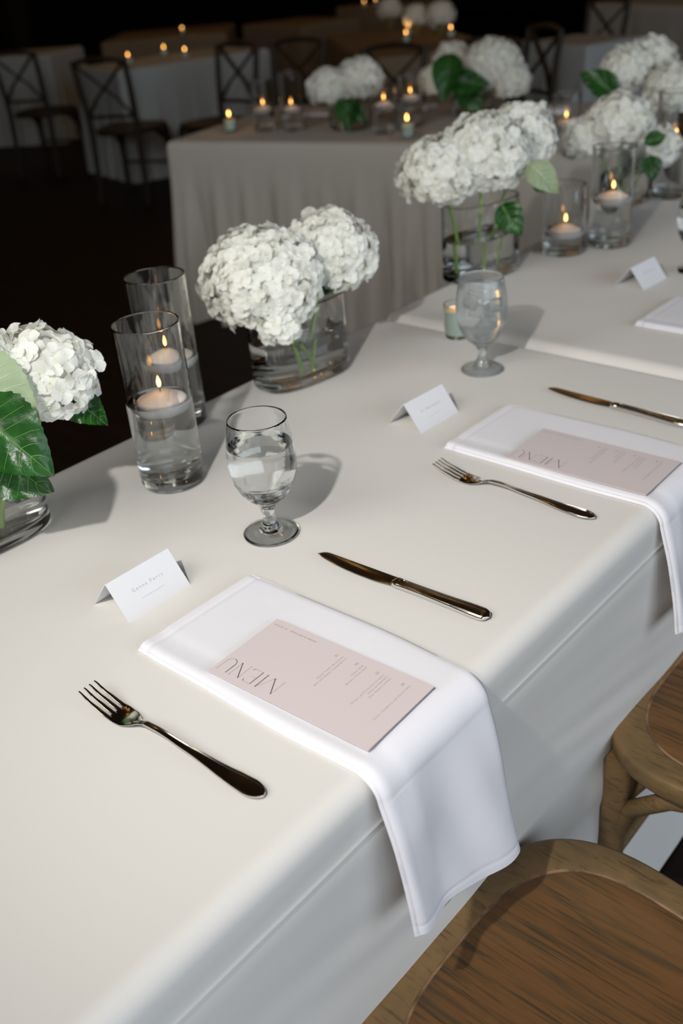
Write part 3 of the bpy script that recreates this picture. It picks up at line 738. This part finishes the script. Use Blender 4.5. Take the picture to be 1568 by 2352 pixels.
# vase 3 ----------------------------------------------------------
v3 = V((-1.200, 1.775, .7525)); make_vase('tall oval glass vase behind the misted goblet', v3, math.radians(82), .092, .055, .160, .085)
D3 = depth(v3 + V((0, 0, .15)))
b3 = v3 + V((0, 0, .016))
hydrangea('widest white hydrangea, left of the third vase bunch', b3 + V((0, -.03, 0)), atd(1010, 395, D3 - .08), .078, seed=5, squash=(1.15, 1.1, .9), stem_foot=b3 + V((-.02, -.045, 0)))
hydrangea('white hydrangea in the middle of the third vase bunch', b3, atd(1110, 355, D3 - .06), .090, seed=6, squash=(1.1, 1.1, .95), stem_foot=b3 + V((0, -.01, 0)),
    leaves=[(atd(1150, 470, D3 - .06), ray(1195, 530) - ray(1145, 455), .075, .062, 'leaf', 4, (.6, -.8, .3))])
hydrangea('white hydrangea on the right of the third vase bunch', b3 + V((0, .03, 0)), atd(1200, 322, D3 + .04), .072, seed=8, squash=(1.0, 1.1, 1.1), stem_foot=b3 + V((0, .03, 0)),
    leaves=[(atd(1215, 375, D3 - .10), ray(1290, 440) - ray(1222, 370), .085, .060, 'leafback', 6, (.5, -.6, .5)), (atd(1225, 430, D3 - .08), ray(1280, 420) - ray(1225, 430), .05, .04, 'leaf', 8, (.4, -.6, .6))])
# vase 4 ----------------------------------------------------------
p = at(1425, 470, .7525); v4 = V((p.x, p.y, .7525)); make_vase('glass vase behind the tall high-candle cylinder', v4, math.radians(85), .085, .052, .15, .08)
D4 = depth(v4 + V((0, 0, .15))); b4 = v4 + V((0, 0, .016))
for (x, y, dd, R, sd, lab) in [(1335, 320, 0, .060, 31, 'white hydrangea on the left of the fourth bunch, above the low-candle cylinder'), (1420, 285, -.03, .088, 32, 'large white hydrangea in the middle of the fourth bunch'), (1508, 335, .02, .062, 33, 'white hydrangea on the right of the fourth bunch, below a dark leaf')]:
    hydrangea(lab, b4, atd(x, y, D4 + dd), R, seed=sd, fine=False, leaves=[(atd(1480, 330, D4 - .12), ray(1530, 305) - ray(1475, 330), .06, .04, 'leaf', 3, (.4, -.8, .4)), (atd(1490, 360, D4 - .02), ray(1500, 405) - ray(1490, 360), .06, .055, 'leaf', 5, (.5, -.8, .2))] if sd == 33 else ())
# vase 5 ----------------------------------------------------------
v5 = V((-1.16, 3.05, .7525)); make_vase('glass vase of the farthest bunch on the long table', v5, math.radians(88), .085, .052, .15, .08)
D5 = depth(v5 + V((0, 0, .15))); b5 = v5 + V((0, 0, .016))
for (x, y, dd, R, sd, lab) in [(1440, 160, 0, .078, 41, 'white hydrangea on the left of the farthest bunch, beside a dark leaf'), (1490, 140, .05, .080, 42, 'white hydrangea at the top of the farthest bunch'), (1548, 205, -.05, .085, 43, 'white hydrangea at the right edge of the farthest bunch')]:
    hydrangea(lab, b5, atd(x, y, D5 + dd), R, seed=sd, fine=False, leaves=[(atd(1415, 215, D5 - .05), ray(1335, 165) - ray(1415, 215), .12, .08, 'leaf', 3, (.4, -.8, .4))] if sd == 41 else ())
# bunches on the table behind --------------------------------------
def farbunch(px, py, heads, vlab, leaves=()):
    p = at(px, py); make_vase(vlab, p, math.radians(13), .08, .05, .12, .07); D = depth(p + V((0, 0, .12)))
    for i, (x, y, dd, R, sd, lab) in enumerate(heads):
        hydrangea(lab, p + V((0, 0, .016)), atd(x, y, D + dd), R, seed=sd, fine=False, leaves=[(atd(*l[0], D + l[5]), ray(*l[1]) - ray(*l[0]), l[2], l[3], 'leaf', l[4], (.4, -.8, .35)) for l in leaves] if i == 0 else ())
farbunch(802, 296, [(752, 200, 0, .085, 51, 'white hydrangea on the left of the small bunch on the table behind'), (826, 182, 0, .100, 52, 'white hydrangea on the right of the small bunch on the table behind')],
    'glass vase of the small hydrangea bunch on the table behind', [((790, 225), (800, 290), .13, .09, 1, -.05), ((800, 160), (840, 120), .08, .05, 2, -.02), ((800, 240), (830, 270), .10, .07, 3, -.05)])
farbunch(1085, 262, [(1130, 150, -.1, .120, 53, 'large white hydrangea above the third vase bunch, on the table behind'), (1040, 140, .05, .085, 54, 'small white hydrangea left of a dark leaf on the table behind'), (1000, 185, -.1, .070, 55, 'small white hydrangea lowest left of its bunch on the table behind'), (1170, 185, -.12, .085, 56, 'white hydrangea at the right of its bunch on the table behind')],
    'glass vase of the leafy hydrangea bunch on the table behind', [((1035, 120), (1020, 205), .19, .12, 1, -.25), ((1030, 190), (1110, 190), .16, .10, 2, -.22), ((1060, 190), (1090, 240), .14, .11, 4, -.12)])
# candle cluster flowers far back
p = at(955, 62); D = depth(p)
for (x, y, R, lab) in [(895, 22, .11, 'faint white flower left of the far candle cluster'), (955, 36, .10, 'faint white flower in the far candle cluster'), (1012, 34, .12, 'faint white flower right in the far candle cluster')]:
    q = at(x, y + 45); hydrangea(lab, (q.x, q.y, .76), atd(x, y, depth(q)), R, nfl=120, seed=61, fine=False, stem_foot=(q.x, q.y, .752))
for i, (x, y) in enumerate([(294, 131), (376, 113), (424, 118), (418, 68), (836, 6), (862, 2), (932, 80), (937, 64), (973, 43), (997, 52), (1035, 68)]):
    p = at(x, y, .80)
    labs = ['leftmost far votive flame, on the amber-lit table', 'middle far votive flame on the amber-lit table', 'right far votive flame on the amber-lit table', 'single far votive flame above the amber-lit table', 'leftmost far flame at the top picture edge', 'second far flame at the top picture edge',
            'lowest left flame of the far candle cluster', 'second lowest left flame of the far candle cluster', 'topmost flame of the far candle cluster', 'flame right of the topmost in the far candle cluster', 'rightmost flame of the far candle cluster']
    zz = .75
    make_votive(labs[i], (p.x, p.y, zz), .050, True)

# loose napkins and menus on the table behind
def softbox(mb, c, ang, a, b, h):
    T = Matrix.Translation(c) @ Matrix.Rotation(ang, 4, 'Z'); rings = []
    for (o, z) in ((0, 0), (0.003, h * .3), (0.002, h * .8), (-.006, h)):
        rings.append([T @ V(((a + o) * sx, (b + o) * sy, z)) for sx, sy in ((-1, -1), (1, -1), (1, 1), (-1, 1))])
    return mb.rings(rings)
for (px, py, rz, lab) in [(1245, 258, .5, 'lavender white napkin lying right of the third bunch, on the table behind'), (935, 250, .3, 'pale napkin behind the right candles on the table behind'), (745, 262, .3, 'pale napkin between the candles and the small bunch on the table behind')]:
    p = at(px, py); tag(obj('napkin', softbox(MB(), p, rz, .11, .05, .012), M['napkin']), lab, 'napkin')

# ---------------------------------------------------------------- chairs
def seat_outline(hx, hy, taper, off, n=96, e=3.0):
    pts = []
    for k in range(n):
        th = 2 * PI * k / n; c, s = math.cos(th), math.sin(th)
        x = (hx + off) * math.copysign(abs(c) ** (2 / e), c); y = (hy + off) * math.copysign(abs(s) ** (2 / e), s)
        y *= 1 - taper * sstep(-hx, hx, x)
        pts.append((x, y))
    return pts
def make_chair(label, loc, rz, oak=True):
    """local -x is the front of the seat, backrest at +x"""
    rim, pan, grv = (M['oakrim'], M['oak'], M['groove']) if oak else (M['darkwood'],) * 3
    root = thing('crossback_chair', label, 'chair', loc, rz); hx, hy, tp, zs = .208, .228, .14, .460
    def ring(off, z): return [V((x, y, z)) for x, y in seat_outline(hx, hy, tp, off)]
    obj('seat_frame', MB().rings([ring(-.041, zs - .0015), ring(-.038, zs), ring(-.006, zs), ring(-.001, zs - .003), ring(0, zs - .008), ring(0, zs - .026), ring(-.004, zs - .032), ring(-.012, zs - .034), ring(-.045, zs - .034), ring(-.046, zs - .02)], cap=False), rim, root, angle=50)
    obj('seat_groove', MB().rings([ring(-.0405, zs - .0022), ring(-.0425, zs - .0030), ring(-.0445, zs - .0022), ring(-.0445, zs - .006), ring(-.0405, zs - .006)], cap=False), grv, root)
    obj('seat_panel', MB().rings([ring(-.0435, zs - .020), ring(-.0435, zs - .0028), ring(-.046, zs - .0012), ring(-.07, zs - .0020), ring(-.12, zs - .0035)]), pan, root, angle=50)
    def leg(x0, y0, x1, y1, z1, w0=.019, w1=.014):
        n = 12; rs = []
        for i in range(n + 1):
            t = i / n; x, y, z = x0 + (x1 - x0) * t, y0 + (y1 - y0) * t, z1 * (1 - t) ; w_ = w0 + (w1 - w0) * t
            rs.append([V((x + w_ * math.copysign(abs(math.cos(a)) ** .5, math.cos(a)), y + w_ * math.copysign(abs(math.sin(a)) ** .5, math.sin(a)), z)) for a in [2 * PI * k / 16 + .2 for k in range(16)]])
        return MB().rings(rs)
    for s in (-1, 1):
        obj('leg', leg(-.152, s * .178, -.166, s * .192, zs - .033), rim, root)
        # rear leg and back post in one curve
        pts = [(.235, s * .175, 0), (.215, s * .172, .2), (.200, s * .170, .44), (.205, s * .172, .56), (.225, s * .180, .72), (.250, s * .185, .88)]
        obj('leg', MB().tube(pts, [.016, .019, .021, .020, .019, .018], 12), rim, root)
        obj('brace', MB().tube([(-.163, s * .180, .20), (-.160, s * .176, .28), (-.148, s * .160, .355), (-.115, s * .125, .405), (-.065, s * .080, .424)], .0125, 12), rim, root)
        obj('brace', MB().tube([(-.160, s * .184, .20), (-.155, s * .186, .28), (-.130, s * .186, .355), (-.080, s * .186, .400), (-.02, s * .186, .424)], .0125, 12), rim, root)
    obj('top_rail', MB().tube([(.250, -.188, .868), (.268, -.10, .885), (.275, 0, .892), (.268, .10, .885), (.250, .188, .868)], [.018, .022, .023, .022, .018], 12, .7), rim, root)
    obj('lower_rail', MB().tube([(.205, -.170, .545), (.212, 0, .550), (.205, .170, .545)], .012, 10), rim, root)
    for s in (-1, 1):
        obj('cross_slat', MB().tube([(.206, -s * .162, .548), (.222 + s * .006, -s * .07, .66), (.236 + s * .006, s * .02, .73), (.255, s * .165, .86)], [.019, .017, .017, .019], 10, .4), rim, root)
    obj('stretcher', MB().tube([(-.170, -.195, .20), (-.172, 0, .20), (-.170, .195, .20)], .010, 10), rim, root)
    return root
make_chair('nearest oak chair seat with the napkin hanging above it, bottom right', (-.252, .562, 0), 0)
make_chair('second oak chair, its seat and curved brace at the right edge', (-.268, 1.122, 0), 0)
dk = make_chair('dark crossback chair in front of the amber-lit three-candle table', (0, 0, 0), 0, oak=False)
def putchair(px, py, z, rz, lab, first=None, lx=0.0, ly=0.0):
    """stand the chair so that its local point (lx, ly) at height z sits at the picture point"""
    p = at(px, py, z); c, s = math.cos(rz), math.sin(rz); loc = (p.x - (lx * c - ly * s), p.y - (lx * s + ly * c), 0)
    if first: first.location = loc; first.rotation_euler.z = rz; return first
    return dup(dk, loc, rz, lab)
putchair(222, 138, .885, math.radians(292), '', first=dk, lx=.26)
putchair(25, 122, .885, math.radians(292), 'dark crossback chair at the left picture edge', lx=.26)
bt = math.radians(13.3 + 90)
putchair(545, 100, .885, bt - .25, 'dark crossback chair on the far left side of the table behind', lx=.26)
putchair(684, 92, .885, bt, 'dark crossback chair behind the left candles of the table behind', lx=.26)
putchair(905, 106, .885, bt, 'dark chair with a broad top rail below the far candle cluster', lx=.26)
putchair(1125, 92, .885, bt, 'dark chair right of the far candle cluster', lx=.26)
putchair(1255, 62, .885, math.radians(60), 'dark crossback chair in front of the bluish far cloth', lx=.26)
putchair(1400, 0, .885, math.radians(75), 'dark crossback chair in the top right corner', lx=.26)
# timber posts at the far side of the hall
for i, (x, y, lab) in enumerate([(-11.6, 7.4, 'dark timber post at the far left'), (-10.2, 12.0, 'dark reddish timber post behind the far votive')]):
    r = thing('timber_post', lab, 'post', (x, y, 0)); obj('post', MB().box((-.12, -.12, 0), (.12, .12, 4.6)), M['wall'], r, smooth=False); obj('plinth', MB().box((-.16, -.16, 0), (.16, .16, .18)), M['wall'], r, smooth=False)
# warm bulbs strung under the ceiling (they show as gold specks in the cutlery and glass)
r2 = random.Random(5)
for k in range(5):
    y0 = 2.5 + k * 1.6; mb = MB(); wb = MB()
    pts = [V((-11 + i * .6, y0 + .15 * math.sin(i), 3.7 - .22 * abs(math.sin(i * .52)))) for i in range(22)]
    root = thing('string_light', ['nearest', 'second', 'third', 'fourth', 'farthest'][k] + ' string of warm bulbs above the tables, out of frame overhead', 'string light', (0, 0, 0), 0)
    obj('cable', MB().tube(pts, .004, 5), M['wick'], root)
    for q in pts[1:-1]: mb.lathe([(0, -.05), (.012, -.045), (.018, -.03), (.010, -.008), (.006, 0), (0, 0)], 8, tuple(q))
    o = obj('bulbs', mb, M['bulb'], root); o['kind'] = 'stuff'

# every repeat carries the group of its kind and place
GR = {'napkin': 'white napkins on the tables', 'menu_card': 'pink menus on the napkins', 'place_card': 'folded place cards along the long table', 'dinner_fork': 'silver dinner forks', 'dinner_knife': 'silver dinner knives',
      'water_goblet': 'stemmed water goblets', 'hydrangea': 'white hydrangeas in the vases', 'glass_vase': 'glass vases of hydrangeas', 'glass_hurricane': 'glass cylinders for floating candles', 'floating_candle': 'floating candles in glass cylinders',
      'votive_candle': 'small votive candles', 'crossback_chair': 'crossback chairs around the tables', 'tablecloth': 'tablecloths in the hall', 'timber_post': 'timber posts of the hall', 'string_light': 'strings of warm bulbs'}
for o in list(bpy.data.objects):
    k = o.name.split('.')[0]
    if o.parent is None and k in GR and 'label' in o: o['group'] = GR[k]
